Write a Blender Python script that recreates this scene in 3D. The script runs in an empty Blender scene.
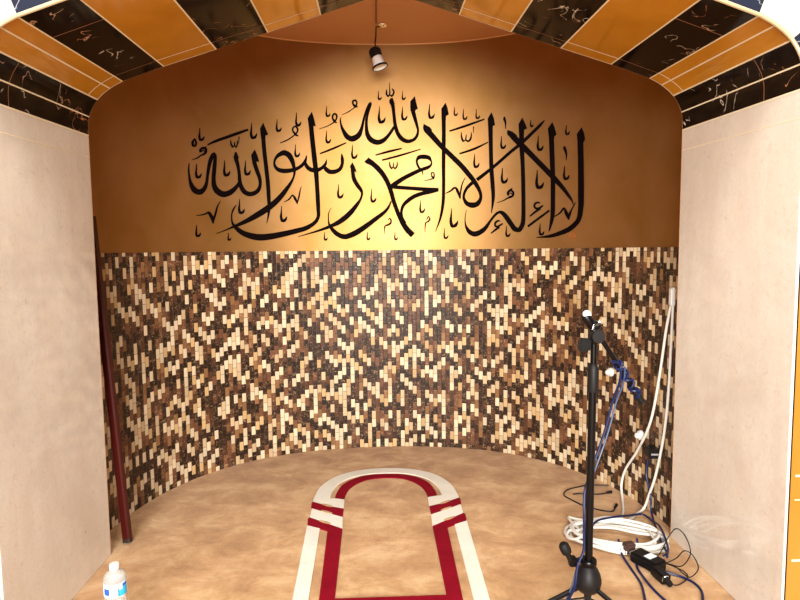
import bpy, bmesh, math, random
from mathutils import Vector, Matrix, Euler
random.seed(7)
SC = bpy.context.scene; C = SC.collection
CAL={"L":[[1268,1923,1305,1916,1268,1878,1305,1873,1272,1794,1309,1790,1274,1711,1312,1707,1276,1599,1315,1596,1278,1539,1313,1534,1270,1474,1300,1465,1245,1444,1268,1425,1201,1418,1217,1393,1138,1395,1147,1372,1087,1381,1092,1363,1043,1373,1044,1363,1001,1369,1001,1365],[807,2008,819,2021,820,1987,844,2008,844,1957,871,1979,876,1924,903,1946,975,1826,998,1846,1060,1740,1084,1759,1113,1689,1136,1706,1169,1634,1188,1645,1213,1586,1227,1593,1234,1564,1241,1567,1240,1548,1244,1548],[1257,1559,1260,1558,1227,1519,1235,1516,1210,1489,1225,1485,1210,1462,1215,1461],[1219,1472,1207,1468,1207,1506,1187,1499,1180,1536,1181,1522,1151,1508,1157,1501,1116,1488,1119,1484],[1045,2052,1048,2049,1011,2032,1023,2019,972,2003,985,1989,908,1955,922,1939,864,1924,877,1908,820,1894,832,1879,719,1817,731,1802,655,1773,668,1756,610,1743,624,1725],[1075,1985,1108,1981,1078,1921,1110,1918,1084,1816,1115,1814,1091,1700,1120,1698,1093,1584,1121,1582,1093,1509,1120,1506,1090,1466,1111,1462,1085,1431,1098,1427,1081,1400,1084,1399],[884,2027,914,2024,886,1926,916,1924,896,1806,921,1804,900,1686,926,1684,903,1547,928,1546,901,1476,928,1472,893,1444,919,1432,881,1429,893,1402,870,1433,852,1409,851,1457,826,1441,814,1508,791,1491,778,1536,769,1516,744,1530,752,1516,717,1504,728,1494,694,1476,707,1467,669,1447,687,1432,641,1426,658,1401,606,1413,609,1379,581,1419,564,1396,558,1441,543,1434,546,1470,538,1469,545,1510,540,1511,552,1548,549,1548],[686,2090,715,2088,689,2023,717,2021,693,1913,718,1911,696,1802,722,1802,704,1697,730,1697,710,1630,732,1629,710,1581,725,1579,708,1523,711,1523],[393,2171,419,2170,394,2085,420,2083,394,1960,419,1959,393,1836,416,1835,394,1710,415,1709,392,1616,412,1614,384,1547,402,1544,371,1484,383,1480,349,1416,352,1415],[274,2077,289,2087,282,2049,312,2071,312,2016,339,2039,384,1938,407,1958,422,1901,444,1922,504,1818,527,1839,554,1759,578,1778,586,1720,610,1735,616,1675,638,1684,632,1638,651,1640,627,1613,648,1603,609,1597,626,1570,587,1595,584,1560,561,1600,543,1581,542,1624,525,1621,545,1652,529,1658,562,1680,547,1692,586,1702,572,1718,617,1725,604,1742],[543,1753,546,1751,522,1720,529,1717,510,1676,520,1674,506,1618,512,1617],[515,1626,505,1623,502,1673,485,1665,476,1697,476,1683,445,1675,451,1666,415,1657,417,1653],[263,1814,252,1807,248,1836,235,1830,241,1864,227,1866,255,1876,242,1898,279,1876,281,1904,305,1872,319,1892,322,1858,331,1861,319,1841,330,1834,297,1831,307,1812,256,1819,265,1798,210,1801,221,1778,151,1773,164,1750,105,1747,121,1723,62,1718,78,1694],[261,1813,273,1814,270,1777,274,1777],[66,1693,69,1718,111,1688,113,1712,188,1682,190,1705,278,1674,279,1698,372,1671,373,1692],[371,1683,373,1670,315,1679,319,1656,262,1671,269,1646,209,1652,220,1629,164,1622,180,1603,134,1586,152,1576,123,1544,141,1542,125,1502,146,1508,138,1464,165,1475],[-101,1863,-73,1890,-89,1852,-66,1883,-56,1836,-35,1861,-20,1802,4,1824,10,1764,36,1781,35,1719,62,1731,55,1664,82,1672,70,1610,96,1618,88,1558,113,1567,107,1509,132,1520,130,1458,158,1475,160,1413,188,1436,193,1380,219,1407],[64,1615,71,1612,44,1580,57,1572,13,1549,28,1533,-46,1509,-30,1486,-112,1464,-94,1437,-164,1433,-146,1402,-206,1413,-194,1380,-237,1405,-241,1372,-272,1417,-288,1392,-302,1442,-321,1426,-323,1466,-337,1460,-332,1495,-340,1495,-332,1532,-338,1533,-323,1557,-327,1559,-313,1571,-315,1573],[-190,1834,-169,1837,-187,1790,-163,1794,-181,1749,-156,1759,-161,1712,-138,1726,-138,1682,-118,1694,-127,1665,-111,1667,-130,1642,-117,1638,-143,1620,-128,1611,-169,1591,-149,1576,-202,1556,-180,1534,-247,1517,-226,1491,-289,1487,-275,1462,-343,1459,-336,1440,-406,1433,-402,1420,-468,1412,-466,1404,-531,1391,-530,1388],[-448,2113,-419,2116,-445,2040,-416,2043,-438,1953,-408,1958,-431,1867,-400,1872,-423,1793,-393,1797,-417,1707,-390,1709,-414,1620,-387,1621,-411,1557,-387,1558,-410,1525,-388,1521,-421,1498,-403,1485,-448,1475,-434,1454,-491,1455,-480,1428,-534,1444,-526,1414,-615,1426,-609,1392,-709,1410,-705,1372,-775,1406,-777,1366,-827,1413,-838,1378,-874,1427,-890,1401,-910,1449,-927,1433,-933,1468,-945,1463,-941,1494,-949,1493,-939,1525,-946,1527,-926,1552,-934,1556,-911,1578,-914,1579],[-247,1912,-242,1913,-251,1881,-231,1883,-252,1850,-232,1846,-265,1825,-247,1810,-289,1813,-282,1787,-316,1812,-324,1784,-335,1823,-354,1804,-354,1840,-365,1833],[-341,1876,-338,1875,-355,1850,-340,1842,-376,1830,-364,1814,-403,1819,-399,1794,-433,1821,-443,1795,-454,1834,-473,1818,-468,1856,-483,1848],[-467,1897,-463,1897,-479,1870,-464,1865,-497,1846,-482,1833,-522,1827,-512,1809,-554,1815,-549,1792,-601,1809,-602,1781,-634,1811,-644,1788,-653,1822,-669,1811,-661,1842,-674,1842,-651,1866,-665,1873,-630,1882,-643,1902,-606,1889,-604,1922,-588,1880,-564,1906,-571,1857,-544,1869,-557,1822,-536,1827,-551,1788,-536,1788,-556,1759,-545,1755,-574,1730,-559,1722,-602,1696,-582,1683,-639,1654,-616,1635,-681,1614,-658,1589,-731,1576,-710,1546,-793,1536,-776,1506,-854,1498,-842,1474,-909,1469,-902,1451,-946,1450,-942,1439,-990,1429,-988,1423,-1047,1408,-1046,1405],[-744,2027,-719,2030,-744,1973,-719,1976,-738,1883,-713,1887,-730,1794,-705,1798,-723,1704,-698,1707,-720,1626,-697,1627,-717,1572,-698,1572,-718,1536,-705,1534,-722,1499,-715,1498,-728,1473,-725,1472],[-808,1878,-782,1883,-803,1830,-778,1837,-788,1782,-764,1791,-773,1742,-751,1748,-769,1707,-750,1706,-782,1679,-762,1666,-804,1664,-794,1640,-828,1660,-833,1632,-849,1668,-869,1647,-865,1691,-890,1679,-875,1722,-898,1718,-879,1769,-898,1765,-885,1816,-906,1811,-894,1859,-919,1854,-902,1889,-909,1888],[-893,1722,-882,1718,-908,1700,-892,1691,-932,1678,-914,1660,-962,1660,-949,1632,-990,1654,-997,1619,-1016,1665,-1043,1639,-1033,1686,-1062,1675,-1038,1721,-1063,1719,-1032,1772,-1057,1772,-1027,1818,-1049,1818,-1026,1854,-1042,1852,-1031,1868,-1041,1866],[-1038,1874,-1029,1859,-1057,1864,-1038,1852,-1074,1835,-1051,1830,-1086,1796,-1065,1794,-1096,1740,-1079,1739,-1105,1695,-1087,1693,-1124,1666,-1102,1654,-1143,1655,-1136,1625,-1159,1658,-1181,1631,-1180,1676,-1204,1663,-1194,1701,-1210,1697,-1201,1730,-1212,1728,-1204,1762,-1212,1761,-1202,1795,-1205,1795],[194,2206,223,2210,201,2168,227,2173,214,2127,236,2133,228,2085,246,2088,236,2055,251,2055,229,2028,245,2020,211,2008,222,1991,180,2001,178,1976,150,2015,132,1993,125,2047,102,2036,110,2094,87,2090,102,2155,81,2153,97,2212,73,2207,88,2245,62,2243,83,2258,77,2260],[89,2089,100,2082,70,2063,86,2053,44,2030,60,2017,13,2007,27,1982,-17,2000,-20,1968,-46,2013,-67,1987,-64,2036,-91,2026,-74,2077,-95,2076,-74,2125,-91,2127,-64,2171,-77,2174,-49,2214,-65,2218,-49,2231,-57,2232],[-58,2235,-48,2229,-73,2220,-56,2212,-93,2175,-78,2170,-109,2125,-94,2121,-125,2073,-105,2067,-147,2039,-122,2017,-176,2024,-172,1987,-197,2031,-219,2007,-223,2063,-242,2053,-237,2089,-250,2085,-243,2116,-253,2114,-245,2129,-250,2130,-239,2140,-241,2142]],"M":[[-1079,1907,-1082,1914,-1023,1932,-1029,1946,-966,1956,-971,1972,-884,1992,-889,2008,-821,2022,-825,2033],[-380,1905,-383,1913,-295,1937,-300,1949,-212,1977,-216,1984],[-29,1900,-31,1907,53,1918,49,1932,141,1941,139,1949],[13,1867,11,1877,129,1895,125,1907,260,1935,258,1941],[444,2039,441,2049,550,2065,545,2078,666,2099,663,2107],[507,1896,504,1906,601,1919,595,1932,689,1958,687,1964],[949,1429,941,1440,1014,1471,1005,1482,1089,1519,1081,1528],[-1127,1998,-1124,1999,-1131,1973,-1124,1973,-1137,1947,-1124,1950,-1131,1927,-1119,1938,-1110,1930,-1117,1940,-1100,1944,-1108,1947,-1099,1956,-1102,1956],[-802,2069,-799,2069,-808,2035,-799,2036,-814,2003,-799,2006,-806,1975,-793,1989,-781,1978,-790,1992,-770,1996,-780,2000,-769,2011,-772,2012],[-978,1833,-974,1833,-983,1800,-974,1800,-989,1768,-974,1771,-982,1741,-968,1754,-956,1744,-965,1758,-945,1761,-955,1765,-944,1776,-946,1776],[-847,1844,-844,1844,-852,1813,-844,1813,-858,1782,-844,1784,-851,1756,-838,1769,-827,1758,-835,1772,-817,1774,-826,1778,-816,1789,-818,1789],[-1157,1795,-1153,1795,-1162,1766,-1154,1767,-1168,1738,-1154,1741,-1161,1715,-1148,1727,-1137,1718,-1145,1730,-1127,1732,-1136,1736,-1125,1746,-1128,1746],[-892,1614,-889,1614,-897,1582,-889,1582,-903,1552,-889,1554,-896,1526,-883,1538,-872,1527,-880,1541,-862,1543,-871,1547,-861,1557,-863,1558],[-1172,1453,-1169,1453,-1176,1429,-1169,1429,-1181,1406,-1169,1407,-1175,1386,-1165,1395,-1155,1387,-1162,1397,-1147,1399,-1154,1402,-1146,1410,-1148,1410],[-970,1411,-967,1411,-973,1395,-967,1395,-976,1380,-967,1381,-972,1366,-964,1374,-959,1366,-964,1375,-953,1375,-959,1378,-953,1382,-955,1383],[-644,2107,-641,2107,-648,2080,-641,2080,-653,2053,-641,2055,-647,2030,-636,2041,-626,2032,-633,2044,-617,2046,-625,2050,-617,2059,-619,2060],[-523,2155,-519,2156,-527,2126,-519,2126,-532,2096,-519,2098,-525,2071,-513,2083,-503,2073,-511,2086,-494,2088,-502,2093,-493,2102,-495,2103],[-534,1961,-531,1961,-537,1934,-531,1934,-542,1906,-530,1908,-536,1883,-525,1894,-515,1884,-522,1896,-507,1898,-515,1902,-506,1911,-508,1912],[-334,2205,-331,2205,-337,2181,-331,2181,-341,2158,-331,2159,-336,2138,-326,2147,-318,2139,-324,2149,-311,2151,-318,2154,-310,2162,-312,2163],[-337,2054,-334,2054,-341,2026,-334,2026,-346,1999,-334,2000,-339,1975,-328,1986,-319,1976,-326,1988,-310,1990,-318,1994,-309,2003,-311,2004],[-631,1580,-628,1580,-636,1545,-628,1545,-642,1512,-627,1513,-634,1482,-621,1496,-609,1483,-618,1499,-598,1500,-608,1506,-597,1517,-599,1517],[-176,1970,-173,1970,-180,1939,-172,1938,-185,1908,-172,1909,-178,1881,-166,1893,-155,1882,-163,1896,-145,1897,-154,1902,-144,1912,-146,1913],[-269,1722,-266,1722,-273,1690,-265,1690,-279,1659,-265,1661,-271,1632,-259,1644,-248,1633,-256,1647,-238,1649,-247,1654,-237,1664,-240,1664],[-363,1419,-360,1419,-366,1400,-360,1400,-369,1382,-360,1383,-365,1365,-356,1374,-350,1365,-356,1375,-344,1375,-350,1379,-344,1384,-346,1385],[-90,1417,-86,1417,-92,1400,-86,1399,-95,1382,-86,1383,-91,1366,-82,1374,-76,1366,-82,1376,-71,1375,-77,1379,-70,1384,-73,1385],[-6,2303,-2,2302,-8,2283,-2,2283,-11,2264,-2,2265,-7,2247,2,2256,9,2248,3,2257,15,2258,8,2261,15,2267,13,2267],[-1,2210,2,2210,-6,2172,3,2172,-13,2135,4,2137,-4,2103,11,2117,25,2104,15,2121,37,2122,26,2128,37,2140,35,2141],[146,2302,149,2302,144,2283,149,2282,141,2264,150,2264,145,2247,154,2255,161,2247,155,2256,167,2256,160,2260,167,2266,165,2266],[145,2206,148,2206,141,2176,149,2175,136,2146,150,2148,144,2120,156,2132,166,2121,159,2134,176,2135,167,2140,177,2150,174,2150],[-59,1691,-55,1691,-62,1661,-55,1661,-67,1632,-55,1633,-60,1606,-49,1618,-38,1607,-46,1620,-29,1622,-38,1626,-28,1635,-31,1636],[88,1416,91,1416,86,1398,92,1398,83,1380,92,1381,87,1364,96,1373,102,1364,96,1374,107,1374,101,1377,108,1382,105,1383],[255,1618,258,1618,252,1589,259,1589,247,1561,259,1562,254,1536,265,1547,275,1537,268,1550,284,1551,276,1555,285,1564,282,1565],[316,2218,320,2217,312,2185,320,2185,307,2154,321,2155,315,2126,328,2138,339,2126,331,2141,349,2141,340,2147,350,2157,348,2157],[474,2192,477,2191,472,2172,478,2172,469,2154,478,2154,474,2137,482,2144,489,2136,483,2146,495,2145,489,2149,495,2154,493,2155],[531,2176,534,2175,528,2152,534,2152,525,2130,535,2130,531,2109,540,2117,548,2108,542,2119,556,2119,549,2124,556,2130,554,2131],[612,2169,615,2169,610,2148,615,2148,607,2128,616,2128,612,2109,621,2117,628,2108,623,2118,635,2118,628,2122,636,2128,633,2129],[601,1895,604,1894,597,1865,605,1864,593,1836,606,1836,600,1809,612,1820,623,1809,615,1823,632,1823,623,1828,633,1837,630,1838],[453,1563,456,1563,447,1520,458,1520,440,1479,459,1480,451,1441,467,1457,483,1442,472,1461,496,1463,483,1470,496,1483,494,1484],[408,1437,411,1437,405,1413,411,1412,402,1389,412,1390,408,1368,417,1377,426,1368,419,1379,433,1380,426,1384,434,1392,431,1392],[771,1992,774,1991,768,1964,775,1963,764,1938,776,1938,771,1914,782,1924,792,1913,784,1926,800,1925,792,1931,801,1938,799,1939],[957,2065,960,2065,955,2051,961,2050,953,2038,962,2037,957,2024,965,2030,970,2022,964,2032,975,2029,969,2033,975,2036,972,2037],[1006,1966,1009,1965,1002,1936,1010,1934,997,1906,1012,1906,1006,1879,1018,1889,1030,1877,1022,1892,1040,1891,1031,1897,1041,1905,1038,1906],[777,1797,781,1797,773,1765,782,1764,768,1733,783,1733,777,1704,790,1716,802,1703,793,1719,813,1719,803,1725,813,1734,810,1735],[1001,1767,1004,1767,996,1729,1007,1727,990,1691,1008,1691,1001,1657,1017,1670,1032,1655,1021,1673,1045,1673,1033,1680,1045,1691,1043,1692],[805,1441,808,1441,803,1417,809,1417,799,1395,810,1395,806,1374,815,1383,823,1374,817,1385,831,1386,824,1390,832,1397,829,1397],[1188,2002,1191,2001,1186,1983,1191,1982,1182,1964,1192,1963,1188,1946,1197,1953,1205,1944,1199,1954,1212,1953,1205,1957,1213,1962,1210,1963],[1179,1772,1182,1772,1176,1745,1184,1743,1171,1718,1185,1718,1180,1693,1192,1703,1203,1692,1195,1705,1213,1704,1204,1710,1214,1717,1211,1718],[1023,1449,1026,1449,1020,1424,1027,1424,1016,1400,1028,1401,1023,1379,1033,1388,1043,1379,1036,1390,1051,1391,1043,1395,1052,1402,1049,1403],[1173,1883,1181,1884,1172,1870,1189,1872,1182,1849,1196,1850,1189,1827,1197,1826,1190,1802,1193,1801],[786,2106,793,2106,783,2089,799,2090,792,2067,803,2067,796,2031,799,2031],[-936,1956,-932,1957,-937,1931,-928,1934,-925,1911,-919,1922,-909,1925,-916,1927,-907,1946,-912,1946],[-914,1927,-909,1931,-903,1912,-903,1924,-891,1930,-899,1931,-891,1957,-895,1957],[-884,1981,-878,1981,-887,1940,-884,1940],[57,1863,61,1863,57,1834,68,1837,72,1815,74,1827,87,1831,79,1833,88,1857,84,1857],[80,1830,85,1834,93,1814,93,1826,111,1830,101,1834,112,1861,109,1862],[516,2035,520,2035,514,2003,525,2005,525,1974,534,1984,548,1982,540,1986,552,2017,547,2018],[543,1985,549,1990,557,1969,558,1982,578,1979,567,1986,586,2006,577,2007,582,2030,579,2030],[592,2064,599,2063,593,2023,596,2023],[44,2312,49,2312,40,2283,52,2285,56,2264,56,2277,70,2283,61,2285,69,2321,63,2321,67,2356,64,2356],[63,2279,67,2283,77,2264,76,2277,95,2281,84,2286,96,2304,86,2301,82,2319,78,2316],[-148,2213,-154,2205,-162,2224,-172,2219,-160,2235,-171,2242,-154,2237,-149,2249,-147,2230,-138,2231,-152,2213,-144,2208,-169,2195,-165,2190,-201,2173,-198,2168,-238,2154,-237,2151],[-171,2213,-163,2223,-155,2199,-148,2212,-137,2201,-136,2206],[-278,2118,-286,2111,-291,2131,-302,2127,-288,2148,-299,2153,-283,2152,-279,2164,-276,2144,-264,2146,-280,2125,-271,2121,-294,2107,-289,2101,-334,2082,-332,2077,-382,2064,-381,2061],[-302,2122,-292,2130,-288,2104,-278,2114,-271,2100,-268,2104],[-524,2028,-531,2021,-541,2042,-551,2037,-540,2059,-550,2063,-531,2065,-527,2076,-522,2052,-511,2054,-528,2033,-520,2028,-549,2013,-544,2007,-586,1987,-583,1980,-629,1966,-627,1962],[-548,2032,-538,2040,-532,2013,-523,2024,-513,2010,-511,2014],[339,1764,332,1760,329,1778,322,1777,333,1786,328,1793,339,1784,345,1789,340,1771,349,1770,336,1760,344,1751,317,1749,318,1743,281,1742,282,1738],[323,1765,330,1771,342,1746,347,1751],[824,1627,811,1626,822,1642,808,1648,832,1650,830,1666,842,1645,854,1649,841,1630,853,1623,827,1624,834,1611,810,1615,815,1607,782,1600,784,1594,744,1588,745,1585],[833,1652,822,1662,845,1670,841,1673],[820,1633,817,1640,833,1638,835,1645,843,1627,848,1631],[-1120,1864,-1133,1861,-1121,1874,-1134,1878,-1108,1882,-1111,1896,-1100,1882,-1086,1890,-1101,1869,-1087,1865,-1113,1858,-1106,1849,-1128,1849,-1123,1843,-1152,1831,-1149,1825,-1185,1816,-1184,1813],[-1102,1881,-1111,1888,-1087,1899,-1091,1902],[-1121,1863,-1125,1868,-1110,1873,-1110,1879,-1100,1865,-1095,1871],[-1163,1937,-1157,1935,-1181,1915,-1168,1914,-1179,1890,-1166,1899,-1155,1891,-1163,1898,-1147,1914,-1159,1912,-1156,1935,-1164,1932],[-1012,1597,-1009,1596,-1034,1568,-1027,1565,-1051,1527,-1039,1524,-1065,1486,-1054,1484,-1066,1463,-1062,1462],[-1057,1471,-1068,1468,-1062,1506,-1082,1497,-1086,1533,-1095,1519,-1114,1521,-1111,1513,-1146,1512,-1145,1506,-1171,1508,-1171,1505],[-505,1703,-502,1702,-515,1676,-508,1674,-526,1632,-516,1630,-535,1593,-530,1592],[-526,1602,-535,1598,-537,1632,-551,1623,-560,1652,-559,1641,-584,1626,-578,1619,-614,1606,-612,1603],[1025,1570,1021,1565,1010,1580,1010,1570,987,1574,996,1564,979,1554,992,1556,995,1534,1000,1546,1021,1535,1016,1547,1045,1552,1040,1559],[1020,1544,1029,1533,985,1523,994,1513,954,1497,959,1491],[767,1476,767,1470,749,1480,754,1469,729,1465,741,1458,730,1440,740,1448,754,1433,750,1446,785,1454,780,1461],[757,1442,765,1430,728,1422,737,1412,705,1400,709,1395],[48,1491,44,1495,55,1499,57,1507,60,1489,70,1491,56,1475,66,1467,39,1466,44,1455,22,1457,30,1452,19,1433,25,1432,21,1403,23,1403],[297,1491,292,1494,308,1507,306,1516,310,1497,320,1495,300,1483,307,1476,285,1474,293,1470,281,1446,288,1445,282,1412,285,1412]],"P":[[1292,1970,1263,1940,1267,1900,1305,1878,1306,1889,1317,1901,1308,1938],[1098,2031,1069,2000,1076,1950,1110,1934,1111,1948,1125,1957,1113,1997],[904,2085,881,2051,884,1992,915,1988,916,2012,935,2018,921,2052],[709,2140,685,2105,688,2053,717,2048,718,2058,732,2059,723,2105],[419,2220,392,2184,393,2116,421,2114,422,2139,440,2147,430,2194],[279,2096,276,2075,297,2045,326,2044,333,2056,320,2073],[808,2024,809,1997,835,1970,864,1970,870,1986,848,2005],[-177,1859,-193,1834,-185,1798,-168,1786,-164,1801,-150,1794,-161,1830],[-426,2166,-453,2124,-447,2071,-419,2066,-417,2079,-403,2077,-413,2125],[-729,2077,-750,2041,-745,1979,-719,1987,-717,2003,-700,2009,-714,2039],[-787,1913,-810,1879,-803,1826,-779,1834,-777,1842,-761,1841,-771,1879],[225,2268,195,2236,196,2177,223,2164,229,2182,244,2191,234,2226],[84,2262,62,2230,73,2213,98,2222],[-902,1891,-921,1858,-908,1839,-887,1855]],"R":[[1254,1373,1261,1370,1250,1365,1255,1360,1240,1362,1241,1356,1231,1365,1226,1361,1227,1373,1220,1373,1231,1379,1226,1384,1240,1382,1240,1388,1250,1379,1255,1383,1254,1371,1261,1373]]}
# ---------------------------------------------------------------- materials
def nm(name):
    m = bpy.data.materials.new(name); m.use_nodes = True
    nt = m.node_tree; return m, nt, nt.nodes['Principled BSDF']
def mat(name, col, rough=.5, metal=0., bump=0., bscale=50., **kw):
    m, nt, b = nm(name)
    b.inputs['Base Color'].default_value = (*col, 1); b.inputs['Roughness'].default_value = rough
    b.inputs['Metallic'].default_value = metal
    for k, v in kw.items(): b.inputs[k.replace('_', ' ')].default_value = v
    if bump:
        tc = nt.nodes.new('ShaderNodeTexCoord'); n = nt.nodes.new('ShaderNodeTexNoise'); n.inputs['Scale'].default_value = bscale; n.inputs['Detail'].default_value = 4
        bp = nt.nodes.new('ShaderNodeBump'); bp.inputs['Strength'].default_value = bump; bp.inputs['Distance'].default_value = .01
        nt.links.new(tc.outputs['Object'], n.inputs['Vector']); nt.links.new(n.outputs['Fac'], bp.inputs['Height']); nt.links.new(bp.outputs['Normal'], b.inputs['Normal'])
    return m
def N(nt, t, **kw):
    n = nt.nodes.new('ShaderNode' + t)
    for k, v in kw.items():
        if k in n.inputs.keys() if hasattr(n.inputs, 'keys') else False: n.inputs[k].default_value = v
        else: setattr(n, k, v)
    return n
def math_(nt, op, a, b=None, c=None):
    n = nt.nodes.new('ShaderNodeMath'); n.operation = op
    for i, v in enumerate((a, b, c)):
        if v is None: continue
        if isinstance(v, (int, float)): n.inputs[i].default_value = v
        else: nt.links.new(v, n.inputs[i])
    return n.outputs[0]
def ramp(nt, fac, stops, interp='LINEAR'):
    r = nt.nodes.new('ShaderNodeValToRGB'); cr = r.color_ramp; cr.interpolation = interp
    while len(cr.elements) > 1: cr.elements.remove(cr.elements[-1])
    cr.elements[0].position = stops[0][0]; cr.elements[0].color = (*stops[0][1], 1)
    for p, c in stops[1:]:
        e = cr.elements.new(p); e.color = (*c, 1)
    nt.links.new(fac, r.inputs[0]); return r.outputs[0]
def mix(nt, fac, a, b):
    n = nt.nodes.new('ShaderNodeMix'); n.data_type = 'RGBA'
    for s, v in ((n.inputs[0], fac), (n.inputs[6], a), (n.inputs[7], b)):
        if isinstance(v, (int, float)): s.default_value = v
        elif isinstance(v, tuple): s.default_value = (*v, 1)
        else: nt.links.new(v, s)
    return n.outputs[2]
def noise(nt, vec, scale, detail=4, dist=0., rough=.5):
    n = nt.nodes.new('ShaderNodeTexNoise'); n.inputs['Scale'].default_value = scale; n.inputs['Detail'].default_value = detail
    n.inputs['Distortion'].default_value = dist; n.inputs['Roughness'].default_value = rough
    if vec is not None: nt.links.new(vec, n.inputs['Vector'])
    return n.outputs['Fac']
def objco(nt): return nt.nodes.new('ShaderNodeTexCoord').outputs['Object']

def mosaic_mat():
    m, nt, b = nm('marble_mosaic'); L = nt.links
    uv = nt.nodes.new('ShaderNodeUVMap'); uv.uv_map = 'UVMap'
    sp = nt.nodes.new('ShaderNodeSeparateXYZ'); L.new(uv.outputs[0], sp.inputs[0])
    u = math_(nt, 'DIVIDE', sp.outputs[0], MOS_W); v = math_(nt, 'DIVIDE', sp.outputs[1], MOS_H)
    col = math_(nt, 'FLOOR', u)
    par = math_(nt, 'MODULO', math_(nt, 'ADD', col, 1000), 2)
    v2 = math_(nt, 'ADD', v, math_(nt, 'MULTIPLY', par, .5))
    row = math_(nt, 'FLOOR', v2)
    fu = math_(nt, 'SUBTRACT', u, col); fv = math_(nt, 'SUBTRACT', v2, row)
    cb = nt.nodes.new('ShaderNodeCombineXYZ'); L.new(col, cb.inputs[0]); L.new(row, cb.inputs[1])
    wn = nt.nodes.new('ShaderNodeTexWhiteNoise'); wn.noise_dimensions = '2D'; L.new(cb.outputs[0], wn.inputs['Vector'])
    cb2 = nt.nodes.new('ShaderNodeCombineXYZ'); L.new(math_(nt, 'ADD', col, 77.3), cb2.inputs[0]); L.new(row, cb2.inputs[1])
    wn2 = nt.nodes.new('ShaderNodeTexWhiteNoise'); wn2.noise_dimensions = '2D'; L.new(cb2.outputs[0], wn2.inputs['Vector'])
    # loose diamond bands in how the light stones were laid
    du = math_(nt, 'MULTIPLY', math_(nt, 'ADD', col, math_(nt, 'MULTIPLY', row, 1.7)), .42)
    dv = math_(nt, 'MULTIPLY', math_(nt, 'SUBTRACT', col, math_(nt, 'MULTIPLY', row, 1.7)), .42)
    band = math_(nt, 'MULTIPLY', math_(nt, 'ADD', math_(nt, 'SINE', du), math_(nt, 'SINE', dv)), .012)
    cb3 = nt.nodes.new('ShaderNodeCombineXYZ'); L.new(col, cb3.inputs[0]); L.new(math_(nt, 'SUBTRACT', row, 1), cb3.inputs[1])
    wn3 = nt.nodes.new('ShaderNodeTexWhiteNoise'); wn3.noise_dimensions = '2D'; L.new(cb3.outputs[0], wn3.inputs['Vector'])
    prev = math_(nt, 'MULTIPLY', math_(nt, 'GREATER_THAN', wn3.outputs['Value'], .6), .2)
    r = math_(nt, 'SUBTRACT', math_(nt, 'ADD', wn.outputs['Value'], band), prev)
    base = ramp(nt, r, [(0, (.006, .003, .0025)), (.13, (.022, .010, .007)), (.27, (.075, .028, .014)), (.42, (.16, .065, .03)), (.52, (.26, .125, .05)),
                        (.575, (.64, .47, .28)), (.68, (.74, .60, .41)), (.90, (.60, .40, .19))], 'CONSTANT')
    n1 = noise(nt, uv.outputs[0], 55, 6, 1.2, .65)
    vein = ramp(nt, n1, [(0, (.0, .0, .0)), (.55, (0, 0, 0)), (.64, (1, 1, 1))])
    dark = math_(nt, 'LESS_THAN', r, .57)
    c1 = mix(nt, math_(nt, 'MULTIPLY', math_(nt, 'MULTIPLY', vein, dark), .55), base, (.5, .33, .19))
    n2 = noise(nt, uv.outputs[0], 120, 3)
    c2 = mix(nt, math_(nt, 'MULTIPLY', n2, .3), c1, (.12, .06, .03))
    eu = math_(nt, 'MINIMUM', fu, math_(nt, 'SUBTRACT', 1, fu)); ev = math_(nt, 'MINIMUM', fv, math_(nt, 'SUBTRACT', 1, fv))
    ed = math_(nt, 'MINIMUM', math_(nt, 'MULTIPLY', eu, MOS_W), math_(nt, 'MULTIPLY', ev, MOS_H))
    jit = nt.nodes.new('ShaderNodeHueSaturation'); L.new(c2, jit.inputs['Color']); L.new(math_(nt, 'ADD', math_(nt, 'MULTIPLY', wn2.outputs['Value'], .26), .80), jit.inputs['Value']); c2 = jit.outputs[0]
    gr = math_(nt, 'LESS_THAN', ed, .0011)
    c3 = mix(nt, gr, c2, (.06, .03, .018))
    L.new(c3, b.inputs['Base Color'])
    b.inputs['Roughness'].default_value = .42; b.inputs['Specular IOR Level'].default_value = .22
    # each stone set at a slightly different depth, edges eased
    h = math_(nt, 'ADD', math_(nt, 'MULTIPLY', math_(nt, 'MINIMUM', math_(nt, 'DIVIDE', ed, .004), 1), .6), math_(nt, 'MULTIPLY', wn2.outputs['Value'], .6))
    bp = nt.nodes.new('ShaderNodeBump'); bp.inputs['Strength'].default_value = .5; bp.inputs['Distance'].default_value = .003
    L.new(h, bp.inputs['Height']); L.new(bp.outputs['Normal'], b.inputs['Normal'])
    return m
MOS_W, MOS_H = .0272, .0545

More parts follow.
